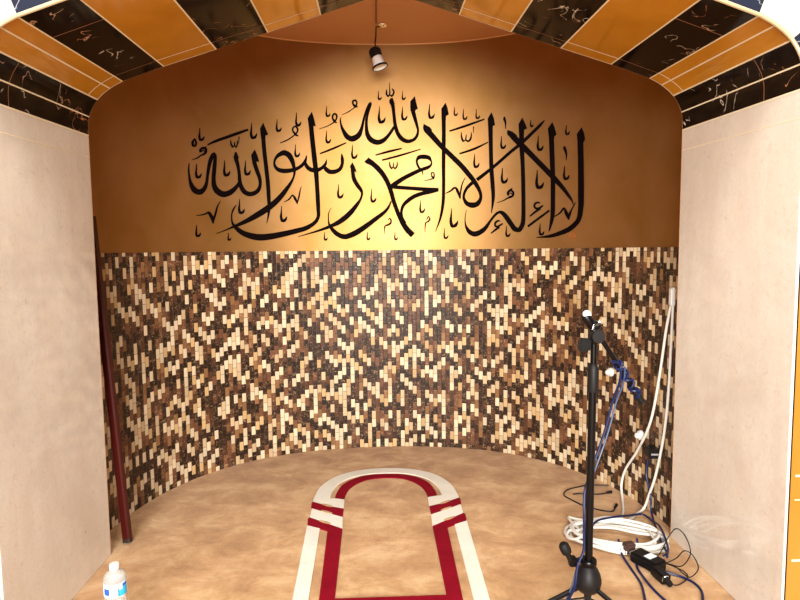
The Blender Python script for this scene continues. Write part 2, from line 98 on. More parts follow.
def cream_marble():
    m, nt, b = nm('cream_marble'); o = objco(nt)
    n1 = noise(nt, o, 2.5, 6, .8, .6); n2 = noise(nt, o, 14, 8, 1.5, .7); n3 = noise(nt, o, 60, 4)
    c = ramp(nt, n1, [(.3, (.58, .51, .44)), (.5, (.67, .61, .54)), (.7, (.72, .67, .60))])
    v = ramp(nt, n2, [(.0, (0, 0, 0)), (.485, (0, 0, 0)), (.5, (1, 1, 1)), (.515, (0, 0, 0))])
    c = mix(nt, math_(nt, 'MULTIPLY', v, .5), c, (.52, .38, .27))
    streak = nt.nodes.new('ShaderNodeMapping'); streak.inputs['Scale'].default_value = (6, 6, 1.1); nt.links.new(o, streak.inputs[0])
    sv = ramp(nt, noise(nt, streak.outputs[0], 1.6, 6, .6, .6), [(.38, (0, 0, 0)), (.7, (1, 1, 1))])
    c = mix(nt, math_(nt, 'MULTIPLY', sv, .45), c, (.58, .46, .37))
    pits = ramp(nt, noise(nt, o, 38, 5, .6, .7), [(.60, (0, 0, 0)), (.68, (1, 1, 1))])
    c = mix(nt, math_(nt, 'MULTIPLY', pits, .5), c, (.50, .36, .27))
    spots = ramp(nt, noise(nt, o, 9, 5, 1., .6), [(0, (0, 0, 0)), (.70, (0, 0, 0)), (.74, (1, 1, 1))])
    c = mix(nt, math_(nt, 'MULTIPLY', spots, .45), c, (.36, .2, .12))
    c = mix(nt, math_(nt, 'MULTIPLY', n3, .18), c, (.86, .78, .7))
    nt.links.new(c, b.inputs['Base Color']); b.inputs['Roughness'].default_value = .07
    return m
def black_marble():
    m, nt, b = nm('black_veined_marble'); o = objco(nt)
    v = ramp(nt, noise(nt, o, 9, 2.5, .8, .5), [(0, (0, 0, 0)), (.49, (0, 0, 0)), (.5, (1, 1, 1)), (.51, (0, 0, 0))])
    k = ramp(nt, noise(nt, o, 11, 2), [(.54, (0, 0, 0)), (.60, (1, 1, 1))])
    vv = math_(nt, 'MULTIPLY', v, k)
    vc = ramp(nt, noise(nt, o, 2.1, 2), [(.45, (.75, .66, .55)), (.55, (.5, .2, .08))])
    c = mix(nt, vv, (.005, .0025, .0025), vc)
    nt.links.new(c, b.inputs['Base Color']); b.inputs['Roughness'].default_value = .09; b.inputs['Specular IOR Level'].default_value = .14
    return m
def gold_tile(name, ca, cb, rough):
    m, nt, b = nm(name); o = objco(nt)
    c = ramp(nt, noise(nt, o, 4, 5, .6), [(.3, ca), (.7, cb)])
    nt.links.new(c, b.inputs['Base Color']); b.inputs['Roughness'].default_value = rough
    return m
def gold_paint():
    m, nt, b = nm('gold_wall_paint'); o = objco(nt)
    c = ramp(nt, noise(nt, o, 3, 5, .4), [(.3, PAINT_A), (.7, PAINT_B)])
    nt.links.new(c, b.inputs['Base Color']); b.inputs['Metallic'].default_value = PAINT_METAL; b.inputs['Roughness'].default_value = PAINT_ROUGH
    bp = nt.nodes.new('ShaderNodeBump'); bp.inputs['Strength'].default_value = .12; bp.inputs['Distance'].default_value = .004
    nt.links.new(noise(nt, o, 90, 4), bp.inputs['Height']); nt.links.new(bp.outputs['Normal'], b.inputs['Normal'])
    return m
PAINT_A, PAINT_B, PAINT_METAL, PAINT_ROUGH = (.345, .186, .055), (.425, .245, .105), .98, .53
def carpet(name, ca, cb, cc):
    m, nt, b = nm(name); o = objco(nt)
    mp = nt.nodes.new('ShaderNodeMapping'); mp.inputs['Scale'].default_value = (1, 1.25, 1); mp.inputs['Rotation'].default_value = (0, 0, .4); nt.links.new(o, mp.inputs[0])
    a = noise(nt, mp.outputs[0], 4.6, 9, .35, .70); f = noise(nt, o, 420, 2); g = noise(nt, mp.outputs[0], 16, 5, .6, .7)
    c = ramp(nt, a, [(.36, ca), (.5, cb), (.63, cc)])
    c = mix(nt, math_(nt, 'MULTIPLY', g, .35), c, ca)
    c = mix(nt, math_(nt, 'MULTIPLY', f, .3), c, ca)
    nt.links.new(c, b.inputs['Base Color']); b.inputs['Roughness'].default_value = .95
    b.inputs['Specular IOR Level'].default_value = .1
    b.inputs['Sheen Weight'].default_value = 0 if 'red' in name else .2; b.inputs['Sheen Roughness'].default_value = .5
    bp = nt.nodes.new('ShaderNodeBump'); bp.inputs['Strength'].default_value = .5; bp.inputs['Distance'].default_value = .012
    h = math_(nt, 'ADD', math_(nt, 'MULTIPLY', f, .5), math_(nt, 'MULTIPLY', g, .9))
    nt.links.new(h, bp.inputs['Height']); nt.links.new(bp.outputs['Normal'], b.inputs['Normal'])
    return m
M = dict(
    mosaic=mosaic_mat(), marble=cream_marble(), black=black_marble(), paint=gold_paint(),
    gold=gold_tile('gold_tile', (.43, .175, .009), (.54, .225, .016), .10),
    sungold=gold_tile('yellow_gold_tile', (.37, .155, .018), (.42, .19, .03), .25),
    joint=mat('cream_joint', (.80, .68, .48), .5), darkjoint=mat('brown_joint', (.22, .09, .04), .5),
    bead=mat('beige_bead', (.40, .29, .17), .35), white=mat('white_stone', (.44, .40, .30), .3),
    blueblack=None, ceiling=mat('brown_ceiling_paint', (.60, .30, .14), .6),
    carpet=carpet('tan_carpet', (.36, .182, .070), (.54, .310, .135), (.72, .480, .255)),
    white_pile=carpet('white_pile', (.68, .64, .55), (.76, .72, .63), (.80, .76, .68)),
    red_pile=carpet('red_pile', (.19, .0015, .010), (.235, .002, .013), (.26, .003, .016)),
    ink=mat('black_paint', (.003, .001, .001), .7, Specular_IOR_Level=.04), rust=mat('rust_paint', (.28, .07, .01), .5),
    blackmetal=mat('black_metal', (.003, .0025, .003), .28, Specular_IOR_Level=.22), rubber=mat('black_rubber', (.005, .0045, .0045), .6, Specular_IOR_Level=.25, bump=.1, bscale=200),
    sleeve=mat('charcoal_sleeve', (.008, .007, .0075), .5, Specular_IOR_Level=.22), chrome=mat('chrome', (.85, .87, .9), .15, 1.),
    wood=mat('dark_red_wood', (.045, .004, .003), .35, Specular_IOR_Level=.3, bump=.08, bscale=40), woodend=mat('dark_wood_end', (.015, .008, .006), .6),
    cable_white=mat('white_pvc', (.62, .595, .55), .4), cable_blue=mat('blue_pvc', (.004, .009, .055), .4, Specular_IOR_Level=.3), cable_black=mat('black_pvc', (.005, .0045, .005), .4, Specular_IOR_Level=.25),
    cable_light=mat('light_blue_pvc', (.035, .065, .13), .4),
    plastic_white=mat('white_plastic', (.68, .66, .63), .35), plastic_black=mat('black_plastic', (.005, .0045, .005), .35, Specular_IOR_Level=.25),
    tape=mat('dark_tie', (.05, .02, .015), .7), label_white=mat('label_white', (.82, .86, .9), .4), label_blue=mat('label_blue', (.01, .09, .42), .4), label_cyan=mat('label_cyan', (.02, .42, .75), .4),
    lamp_glass=mat('lamp_front', (.8, .72, .6), .2),
)
def blueblack():
    m, nt, b = nm('blue_black_marble'); o = objco(nt)
    v = ramp(nt, noise(nt, o, 7, 3, .8, .5), [(0, (0, 0, 0)), (.492, (0, 0, 0)), (.5, (1, 1, 1)), (.508, (0, 0, 0))])
    c = mix(nt, v, (.012, .015, .028), (.3, .3, .33)); nt.links.new(c, b.inputs['Base Color']); b.inputs['Roughness'].default_value = .3; b.inputs['Specular IOR Level'].default_value = .2
    return m
M['blueblack'] = blueblack()
def clear(name, col, rough=.03, ior=1.33):
    m, nt, b = nm(name); b.inputs['Base Color'].default_value = (*col, 1); b.inputs['Roughness'].default_value = rough
    b.inputs['Transmission Weight'].default_value = .78; b.inputs['IOR'].default_value = ior
    return m
M['bottle'] = clear('clear_bottle', (.93, .93, .92), .12, 1.15)

# ---------------------------------------------------------------- helpers
def obj(name, bm, m, parent=None, smooth=True, kind=None, ang=40):
    me = bpy.data.meshes.new(name); bm.normal_update(); bm.to_mesh(me); bm.free()
    for x in (m if isinstance(m, (list, tuple)) else [m]): me.materials.append(x)
    if smooth:
        for p in me.polygons: p.use_smooth = True
        me.set_sharp_from_angle(angle=math.radians(ang))
    o = bpy.data.objects.new(name, me); C.objects.link(o)
    if parent:
        o.parent = parent; o.matrix_parent_inverse = parent_world(parent).inverted()
    if kind: o['kind'] = kind
    return o
def parent_world(p):
    mw = p.matrix_basis.copy()
    while p.parent:
        mw = p.parent.matrix_basis @ p.matrix_parent_inverse @ mw; p = p.parent
    return mw
def thing(name, label, cat, loc=(0, 0, 0), group=None):
    o = bpy.data.objects.new(name, None); C.objects.link(o); o.location = loc; o.empty_display_size = .1
    return tag(o, label, cat, group)
def tag(o, label, cat, group=None):
    o['label'] = label; o['category'] = cat
    if group: o['group'] = group
    return o
def struct(name, bm, m, parent=None, **kw): return obj(name, bm, m, parent, kind='structure', **kw)
def box(bm, c, s, rot=None, mi=0, bev=0.):
    t = bmesh.new(); bmesh.ops.create_cube(t, size=1)
    bmesh.ops.scale(t, vec=s, verts=t.verts)
    if bev: bmesh.ops.bevel(t, geom=t.edges[:], offset=bev, segments=2, affect='EDGES')
    if rot is not None: bmesh.ops.transform(t, matrix=rot.to_4x4(), verts=t.verts)
    bmesh.ops.translate(t, vec=c, verts=t.verts); merge(bm, t, mi)
def merge(bm, t, mi=0):
    mp = {v: bm.verts.new(v.co) for v in t.verts}
    for f in t.faces:
        try:
            g = bm.faces.new([mp[v] for v in f.verts]); g.material_index = mi
        except ValueError: pass
    t.free()
def frame_for(d):
    d = d.normalized(); a = Vector((0, 0, 1)) if abs(d.z) < .9 else Vector((1, 0, 0))
    x = d.cross(a).normalized(); return x, d.cross(x).normalized()
def tube(bm, pts, r, n=10, mi=0, cap=True, closed=False):
    pts = [Vector(p) for p in pts]; rs = r if isinstance(r, (list, tuple)) else [r] * len(pts)
    rings = []; x = None
    for i, p in enumerate(pts):
        d = (pts[min(i + 1, len(pts) - 1)] - pts[max(i - 1, 0)])
        if closed: d = pts[(i + 1) % len(pts)] - pts[i - 1]
        if d.length < 1e-9: d = Vector((0, 0, 1))
        d.normalize()
        if x is None: x, y = frame_for(d)
        else:
            x = (x - d * x.dot(d))
            if x.length < 1e-6: x, y = frame_for(d)
            x.normalize()
        y = d.cross(x)
        rings.append([bm.verts.new(p + (x * math.cos(2 * math.pi * k / n) + y * math.sin(2 * math.pi * k / n)) * rs[i]) for k in range(n)])
    m = len(rings)
    for i in range(m if closed else m - 1):
        a, b = rings[i], rings[(i + 1) % m]
        for k in range(n):
            f = bm.faces.new((a[k], a[(k + 1) % n], b[(k + 1) % n], b[k])); f.material_index = mi
    if cap and not closed:
        bm.faces.new(rings[0][::-1]).material_index = mi; bm.faces.new(rings[-1]).material_index = mi
def lathe(bm, prof, origin, axis=Vector((0, 0, 1)), n=32, mi=0):
    axis = Vector(axis).normalized(); x, y = frame_for(axis); o = Vector(origin); rings = []
    for r, h in prof:
        if r < 1e-6: rings.append([bm.verts.new(o + axis * h)])
        else: rings.append([bm.verts.new(o + axis * h + (x * math.cos(2 * math.pi * k / n) + y * math.sin(2 * math.pi * k / n)) * r) for k in range(n)])
    for a, b in zip(rings, rings[1:]):
        for k in range(n):
            q = [a[k % len(a)], a[(k + 1) % len(a)], b[(k + 1) % len(b)], b[k % len(b)]]
            q = list(dict.fromkeys(q))
            if len(q) > 2:
                f = bm.faces.new(q); f.material_index = mi
    bmesh.ops.recalc_face_normals(bm, faces=bm.faces[:])
def crom(P, sub=6):
    P = [tuple(p) for p in P]; out = []
    for i in range(len(P) - 1):
        p0, p1, p2, p3 = P[max(i - 1, 0)], P[i], P[i + 1], P[min(i + 2, len(P) - 1)]
        for k in range(sub):
            t = k / sub
            out.append(tuple(.5 * (2 * b + (c - a) * t + (2 * a - 5 * b + 4 * c - d) * t * t + (3 * b - a - 3 * c + d) * t ** 3) for a, b, c, d in zip(p0, p1, p2, p3)))
    out.append(P[-1]); return out

# ---------------------------------------------------------------- the setting
EYE = 1.3
A_, B_, N_, CX, Y0 = 1.32, 1.33, 2.35, .043, 2.5        # apse plan: a squared half-oval behind the opening
RX, HW, YF, YB = .077, 1.234, 1.79, 2.5                 # opening: centre, half width, front and back planes
ZCEIL = 2.59
SN = 2000
_X, _Y, _S = [0.], [B_], [0.]
for i in range(1, SN + 1):
    th = math.pi / 2 * i / SN
    x = A_ * math.sin(th) ** (2 / N_); y = B_ * max(math.cos(th), 0) ** (2 / N_)
    _S.append(_S[-1] + math.hypot(x - _X[-1], y - _Y[-1])); _X.append(x); _Y.append(y)
import bisect
SMAX = _S[-1]
def wall_xy(s, off=0.):
    a = min(abs(s), SMAX); i = min(max(bisect.bisect(_S, a), 1), SN); t = (a - _S[i - 1]) / max(_S[i] - _S[i - 1], 1e-9)
    x = _X[i - 1] + (_X[i] - _X[i - 1]) * t; y = _Y[i - 1] + (_Y[i] - _Y[i - 1]) * t
    i0, i1 = max(i - 12, 0), min(i + 12, SN)
    dx, dy = _X[i1] - _X[i0], _Y[i1] - _Y[i0]; l = math.hypot(dx, dy)
    nx, ny = dy / l, -dx / l
    if i0 == 0: nx, ny = 0, -1
    x += nx * off; y += ny * off
    return (CX + math.copysign(x, s), Y0 + y)
def wall_pt(s, z, off=0.):
    x, y = wall_xy(s, off); return Vector((x, y, z))

def apse_sheet(z0, z1, off, nz, thick):
    bm = bmesh.new(); uvl = bm.loops.layers.uv.new('UVMap'); ns = 160; rows = []
    for j in range(nz + 1):
        z = z0 + (z1 - z0) * j / nz
        rows.append([bm.verts.new(wall_pt(-SMAX + 2 * SMAX * i / ns, z, off)) for i in range(ns + 1)])
    back = [[bm.verts.new(wall_pt(-SMAX + 2 * SMAX * i / ns, z, off - thick)) for i in range(ns + 1)] for z in (z0, z1)]
    def uvf(f, coords):
        for l, c in zip(f.loops, coords): l[uvl].uv = c
    S = lambda i: -SMAX + 2 * SMAX * i / ns + 5
    for j in range(nz):
        for i in range(ns):
            za, zb = z0 + (z1 - z0) * j / nz, z0 + (z1 - z0) * (j + 1) / nz
            f = bm.faces.new((rows[j][i], rows[j][i + 1], rows[j + 1][i + 1], rows[j + 1][i]))
            uvf(f, [(S(i), za), (S(i + 1), za), (S(i + 1), zb), (S(i), zb)])
    for i in range(ns):                                   # top lip, bottom and back
        f = bm.faces.new((rows[-1][i], rows[-1][i + 1], back[1][i + 1], back[1][i])); uvf(f, [(S(i), z1)] * 4)
        f = bm.faces.new((back[0][i], back[0][i + 1], rows[0][i + 1], rows[0][i])); uvf(f, [(S(i), z0)] * 4)
        f = bm.faces.new((back[1][i], back[1][i + 1], back[0][i + 1], back[0][i])); uvf(f, [(S(i), z0)] * 4)
    return bm
wall_back = struct('wall_back', apse_sheet(0, 2.75, 0, 1, .12), M['paint'])
mos = struct('mosaic_cladding', apse_sheet(0, EYE, .008, 1, .012), M['mosaic'], wall_back); mos['label'] = 'brown and cream marble mosaic lower half of the curved wall'

def arch_profile(off=0.):
    """half profile (u, z) from the springing to the apex"""
    P = [(1.234, 1.785), (1.228, 1.86), (1.19, 1.928), (1.138, 1.972), (1.087, 2.0), (.92, 2.058), (.708, 2.124), (.498, 2.190), (.284, 2.258), (.072, 2.325), (0, 2.347)]
    return P
PROF = arch_profile()
def smooth_prof():
    """profile split per tile, corner tiles curved"""
    a = crom(PROF[:5], 4); out = []
    for k in range(4): out.append(a[4 * k:4 * k + 5])
    for k in range(4, 10): out.append([PROF[k], PROF[k + 1]])
    return out
SEG = smooth_prof()
FULL = [SEG[0][0]] + [p for s in SEG for p in s[1:]]      # half outline, springing to apex
OUT = [(-u, z) for u, z in FULL] + [(u, z) for u, z in FULL[::-1][1:]]
# tile colour of every profile segment
KIND = ['black', 'black', 'gold', 'gold', 'black', 'gold', 'black', 'gold', 'black', 'gold']
mats = ['black', 'gold']
def warp(bm):                                             # the arch sits a touch lower on the left and towards the hall
    for v in bm.verts:
        if v.co.z > 1.5: v.co.z += .0085 * max(-1, min(1, (v.co.x - RX) / 1.2)) - .017 * (YB - v.co.y) / (YB - YF)
    return bm
bm = bmesh.new()
for sgn in (-1, 1):
    for seg, kind in zip(SEG, KIND):
        for p, q in zip(seg, seg[1:]):
            y0, y1 = YF, YB
            vs = [bm.verts.new((RX + sgn * p[0], y0, p[1])), bm.verts.new((RX + sgn * q[0], y0, q[1])), bm.verts.new((RX + sgn * q[0], y1, q[1])), bm.verts.new((RX + sgn * p[0], y1, p[1]))]
            f = bm.faces.new(vs if sgn < 0 else vs[::-1]); f.material_index = mats.index(kind)
soffit = struct('trim_1', warp(bm), [M[k] for k in mats], ang=12); soffit['label'] = 'polished black and gold tile lining of the pointed arch'
def strip_joint(bm, a, b, w, nrm, lift=.0012, mi=0):
    a, b = Vector(a), Vector(b); d = (b - a).normalized(); n = Vector(nrm).normalized(); t = n.cross(d).normalized() * w / 2; n = n * lift
    f = bm.faces.new([bm.verts.new(x) for x in (a - t + n, b - t + n, b + t + n, a + t + n)]); f.material_index = mi
bm = bmesh.new()
def seg_n(p, q, sgn):
    d = Vector((sgn * (q[0] - p[0]), 0, q[1] - p[1])).normalized(); n = Vector((d.z, 0, -d.x))
    return n if n.z < 0 or (abs(n.z) < .3 and n.x * sgn < 0) else -n
for sgn in (-1, 1):
    for i, (seg, kind) in enumerate(zip(SEG, KIND)):
        n0 = seg_n(seg[0], seg[1], sgn)
        if i > 0:                                        # joint running in depth at the lower edge of each tile
            strip_joint(bm, (RX + sgn * seg[0][0], YF, seg[0][1]), (RX + sgn * seg[0][0], YB, seg[0][1]), .006 if not (kind == 'black' and KIND[i - 1] == 'black') else .005, n0)
        for p, q in zip(seg, seg[1:]):
            n = seg_n(p, q, sgn)
            for yy in (2.42, 1.972):
                if kind == 'black' and i < 4 and yy > 2: continue
                if kind == 'gold' and yy < 2: continue
                strip_joint(bm, (RX + sgn * p[0], yy, p[1]), (RX + sgn * q[0], yy, q[1]), .006 if kind == 'gold' else .004, n, .001, 0 if kind == 'gold' else 1)
            if kind == 'gold': strip_joint(bm, (RX + sgn * p[0], YB - .002, p[1]), (RX + sgn * q[0], YB - .002, q[1]), .005, n, .001)
    for x, y in ((1.234, 1.785),): strip_joint(bm, (RX + sgn * x, YF, y), (RX + sgn * x, YB, y), .006, (-sgn, 0, 0))
struct('tile_joint', warp(bm), [M['joint'], M['darkjoint']], soffit, smooth=False)

# front and back faces of the arch wall, with outer end closing
def arch_face(y, flip, zt, xw):
    bm = bmesh.new(); jamb = [(-HW, 0)] + OUT + [(HW, 0)]
    outer = []
    for u, z in jamb:
        if z <= 1.785 and u < 0: outer.append((-xw, z))
        elif z <= 1.785 and u > 0: outer.append((xw, z))
        else:
            # project radially from (0,1.2) to the rectangle
            du, dz = u, z - 1.2; t = min(xw / abs(du) if abs(du) > 1e-6 else 1e9, (zt - 1.2) / dz); outer.append((du * t, 1.2 + dz * t))
    return bm, jamb, outer
def add_face(bm, pts, y, mi=0, flip=False):
    f = bm.faces.new([bm.verts.new((RX + u, y, z)) for u, z in (pts[::-1] if flip else pts)]); f.material_index = mi
bm, jamb, outer = arch_face(YF, False, 3.3, 2.6)
YFF = YF + .004
ring = .46
for i in range(len(jamb) - 1):
    p, q, P_, Q_ = jamb[i], jamb[i + 1], outer[i], outer[i + 1]
    if p[1] < 1.78 or q[1] < 1.78: add_face(bm, [p, q, Q_, P_], YFF, 0)
    else:
        def push(a, b):                                   # voussoir ring around the opening, then plain tile
            i_ = jamb.index(a); m_ = len(jamb) - 2
            e0, e1 = jamb[max(i_ - 1, 1)], jamb[min(i_ + 1, m_)]; t_ = Vector((e1[0] - e0[0], e1[1] - e0[1])).normalized()
            return (a[0] - t_.y * ring, a[1] + t_.x * ring)
        pm, qm = push(p, P_), push(q, Q_); c = None
        hi = [abs(p[0]), abs(q[0])]; um = sum(hi) / 2; zm = (p[1] + q[1]) / 2
        for s, k in zip(SEG, KIND):
            if min(s[0][1], s[-1][1]) - 1e-4 <= zm <= max(s[0][1], s[-1][1]) + 1e-4: c = k
        add_face(bm, [p, q, qm, pm], YFF, 1 if c == 'gold' else 2)
        add_face(bm, [pm, qm, Q_, P_], YFF, 0)
add_face(bm, [(-2.6, 0), (2.6, 0)][::1] + [(2.6, -.02), (-2.6, -.02)], YFF, 0)
bm2, jamb, outer = arch_face(YB, True, 2.75, 1.5)
for i in range(len(jamb) - 1): add_face(bm, [jamb[i], jamb[i + 1], outer[i + 1], outer[i]], YB + .001, 3, True)
bm2.free()
for a, b in ((-2.6, -1.5), (1.5, 2.6)):                   # top and ends so no light leaks
    pass
wall_front = struct('wall_front', warp(bm), [M['sungold'], M['white'], M['blueblack'], M['ceiling']], smooth=False)
bm = bmesh.new()
for sgn in (-1, 1):
    for z in (.275, .48, .56, .97, 1.20, 1.45): 
        w = .007 if z in (.275, .97, .56) else .003
        box(bm, (RX + sgn * 1.95, YFF - .0006, z if sgn > 0 else z), (1.36, .002, w))
struct('tile_joint', bm, M['joint'], wall_front, smooth=False)
# marble reveals
for sgn, nme in ((-1, 'wall_left'), (1, 'wall_right')):
    bm = bmesh.new(); box(bm, (RX + sgn * (HW + .0045), (YF + YB) / 2 - .004, .8925), (.009, YB - YF + .008, 1.785), bev=.002)
    w = struct(nme, warp(bm), M['marble'], smooth=False)
    bm = bmesh.new(); box(bm, (RX + sgn * (HW + .001), (YF + YB) / 2, 1.70), (.0035, YB - YF - .006, .003)); struct('slab_joint', warp(bm), M['joint'], w, smooth=False)
    bm = bmesh.new(); box(bm, (RX + sgn * (HW + .0145), YFF - .001, .89), (.010, .003, 1.78)); struct('shadow_gap', warp(bm), M['plastic_black'], w, smooth=False)  # flat black strip, the gap's shadow put in as colour
# beige bead along the front edge of the arch
bm = bmesh.new(); tube(bm, [(RX + u, YF - .003, z) for u, z in OUT], .006, 8)
bead = struct('trim_2', warp(bm), M['bead']); bead['label'] = 'beige bead round the front edge of the arch'
bm = bmesh.new(); tube(bm, [wall_pt(-SMAX + 2 * SMAX * i / 120, ZCEIL - .002, .002) for i in range(121)], .005, 6)
struct('trim_3', bm, mat('light_gold_bead', (.75, .45, .22), .4))
# ceiling of the niche, hall floor
bm = bmesh.new()
v = [bm.verts.new((*wall_xy(-SMAX + 2 * SMAX * i / 160, -.06), ZCEIL)) for i in range(161)]
f = bm.faces.new(v); r = bmesh.ops.extrude_face_region(bm, geom=[f])
bmesh.ops.translate(bm, vec=(0, 0, .1), verts=[g for g in r['geom'] if isinstance(g, bmesh.types.BMVert)])
bmesh.ops.recalc_face_normals(bm, faces=bm.faces[:])
struct('ceiling', bm, M['ceiling'], smooth=False)
bm = bmesh.new(); box(bm, (0, .55, -.03), (6, 7.1, .06)); struct('floor', bm, M['carpet'], smooth=False)
# ---------------------------------------------------------------- carpet motif
RC = .0425
W_O = [(0, 3.424), (.105, 3.412), (.2, 3.378), (.28, 3.318), (.335, 3.235), (.368, 3.147), (.382, 3.04), (.385, 2.981)]
W_I = [(0, 3.348), (.08, 3.342), (.152, 3.318), (.22, 3.268), (.266, 3.20), (.29, 3.115), (.298, 3.05), (.299, 3.012)]
R_O = [(0, 3.332), (.075, 3.325), (.14, 3.300), (.20, 3.252), (.245, 3.18), (.264, 3.10), (.271, 3.05), (.272, 3.009)]
R_I = [(0, 3.276), (.06, 3.27), (.115, 3.246), (.165, 3.196), (.2, 3.13), (.216, 3.06), (.22, 3.02), (.221, 2.992)]
YE = 1.78
WHITE = [[(.221, 2.992), (.271, 3.008), (.299, 3.012), (.385, 2.981), (.387, 2.975), (.306, 2.923), (.219, 2.883)],
         [(.219, 2.788), (.306, 2.843), (.382, 2.896), (.381, 2.797), (.300, 2.733), (.214, 2.667)],
         [(.321, 2.676), (.385, 2.712), (.364, YE), (.306, YE)]]
RED = [[(.219, 2.883), (.306, 2.923), (.386, 2.978), (.390, 2.96), (.387, 2.905), (.382, 2.896), (.306, 2.843), (.219, 2.788)],
       [(.214, 2.667), (.300, 2.733), (.383, 2.797), (.389, 2.78), (.385, 2.72), (.33, 2.682), (.283, 2.652), (.264, YE), (.211, YE)]]
def motif(bm, polys, z=.005, sides=(-1, 1)):
    for poly in polys:
        for sgn in sides:
            vs = [(RC + sgn * u * .988, y) for u, y in poly]
            if sgn > 0: vs = vs[::-1]
            top = [bm.verts.new((x, y, z)) for x, y in vs]; bot = [bm.verts.new((x, y, 0)) for x, y in vs]
            bm.faces.new(top)
            for i in range(len(vs)):
                j = (i + 1) % len(vs); bm.faces.new((top[j], top[i], bot[i], bot[j]))
    bmesh.ops.recalc_face_normals(bm, faces=bm.faces[:])
def arc_band(o, i):
    a, b = crom(o, 5), crom(i, 5); return [[a[k], a[k + 1], b[k + 1], b[k]] for k in range(len(a) - 1)]
rug = thing('prayer_mat_design', 'arch-shaped red and white prayer place design inlaid in the tan carpet', 'carpet design', (RC, 2.5, 0))
bm = bmesh.new(); motif(bm, arc_band(W_O, W_I) + WHITE); o = obj('white_band', bm, M['white_pile'], rug, smooth=False); o['label'] = 'cream white pile band'
bm = bmesh.new(); motif(bm, arc_band(R_O, R_I) + RED + [[(0, 2.111), (.212, 2.111), (.212, 2.04), (0, 2.04)]]); o = obj('red_band', bm, M['red_pile'], rug, smooth=False); o['label'] = 'crimson red pile band'
def leaf(u, y): return [(u + .030 * math.cos(a), y + .010 * math.sin(a) + .018 * math.cos(a)) for a in [2 * math.pi * k / 12 for k in range(12)]]
for sg in (-1, 1):
    for u, y in ((.305, 2.925), (.302, 2.848), (.302, 2.738)):
        bm = bmesh.new(); motif(bm, [leaf(u, y)], .0065, (sg,)); obj('tan_leaf', bm, M['carpet'], rug, smooth=False)

# ---------------------------------------------------------------- calligraphy painted on the gold wall
cal = thing('wall_calligraphy', 'large black Arabic calligraphy lettering across the gold upper wall', 'calligraphy', wall_pt(0, 1.4, 0))
def ribbon(bm, flat, off=.0035, sub=5):
    q = [tuple(v / 1000. for v in flat[i:i + 4]) for i in range(0, len(flat), 4)]
    q = crom(q, sub)
    F = [(wall_pt(a, b, off), wall_pt(c, d, off), wall_pt(a, b, .0), wall_pt(c, d, .0)) for a, b, c, d in q]
    V = [[bm.verts.new(p) for p in r] for r in F]
    for r, s in zip(V, V[1:]):
        for i, j in ((0, 1), (1, 3), (2, 0)): bm.faces.new((r[i], r[j], s[j], s[i]))
    for r in (V[0], V[-1]): bm.faces.new((r[0], r[1], r[3], r[2]))
def patch(bm, flat, off=.0038):
    q = [(flat[i] / 1000., flat[i + 1] / 1000.) for i in range(0, len(flat), 2)]
    cs, cz = sum(a for a, b in q) / len(q), sum(b for a, b in q) / len(q)
    c = bm.verts.new(wall_pt(cs, cz, off)); t = [bm.verts.new(wall_pt(a, b, off)) for a, b in q]; d = [bm.verts.new(wall_pt(a, b, 0)) for a, b in q]
    for i in range(len(q)):
        j = (i + 1) % len(q); bm.faces.new((c, t[i], t[j])); bm.faces.new((t[i], d[i], d[j], t[j]))
HEADS = {0: [0], 5: [1], 6: [2], 7: [3], 8: [4], 9: [5], 1: [6], 18: [7], 19: [8], 23: [9], 24: [10, 13], 27: [11, 12]}
for i, st in enumerate(CAL['L']):
    bm = bmesh.new(); ribbon(bm, st)
    for h in HEADS.get(i, []): patch(bm, CAL['P'][h])
    bmesh.ops.recalc_face_normals(bm, faces=bm.faces[:])
    obj('letter_stroke', bm, M['ink'], cal, smooth=False)
for st in CAL['M']:
    bm = bmesh.new(); ribbon(bm, st, .003, 4); bmesh.ops.recalc_face_normals(bm, faces=bm.faces[:])
    obj('vowel_mark', bm, M['ink'], cal, smooth=False)
bm = bmesh.new(); ribbon(bm, CAL['R'][0], .003, 3); bmesh.ops.recalc_face_normals(bm, faces=bm.faces[:])
o = obj('ring_mark', bm, M['rust'], cal, smooth=False); o['label'] = 'small rust coloured ring mark'

# ---------------------------------------------------------------- spotlight under the niche ceiling
LX, LY = .030, 3.5
t = thing('ceiling_spotlight', 'small white spotlight hanging from the brown niche ceiling', 'spotlight', (LX, LY, ZCEIL))
bm = bmesh.new(); lathe(bm, [(0, 0), (.027, 0), (.028, -.006), (.024, -.012), (.01, -.016), (0, -.016)], (LX + .032, LY, ZCEIL), n=28); obj('ceiling_plate', bm, M['chrome'], t)
bm = bmesh.new(); tube(bm, [(LX + .03, LY, ZCEIL - .012), (LX - .004, LY, ZCEIL - .016), (LX - .006, LY, ZCEIL - .07), (LX - .012, LY + .002, ZCEIL - .11), (LX - .002, LY + .002, ZCEIL - .15)], .004, 8)
obj('stem', bm, M['plastic_black'], t)
bm = bmesh.new(); tube(bm, [(LX - .004, 2.62, ZCEIL - .004), (LX - .004, LY - .03, ZCEIL - .004)], .005, 8); o = obj('ceiling_strip', bm, mat('brown_strip', (.22, .07, .025), .5), t)  # dark brown strip along the ceiling, running forward from the stem
ax = Vector((.30, -.10, -.94)).normalized(); h0 = Vector((LX - .018, LY, ZCEIL - .138))
bm = bmesh.new(); lathe(bm, [(0, 0), (.028, 0), (.033, .008), (.033, .045), (.027, .05), (0, .05)], h0, ax, 24); sk = obj('lamp_socket', bm, M['plastic_black'], t)
bm = bmesh.new()
for k in range(3): lathe(bm, [(.0335, .01 + k * .012), (.036, .012 + k * .012), (.036, .017 + k * .012), (.0335, .019 + k * .012)], h0, ax, 24)
obj('cooling_ring', bm, M['plastic_black'], sk)
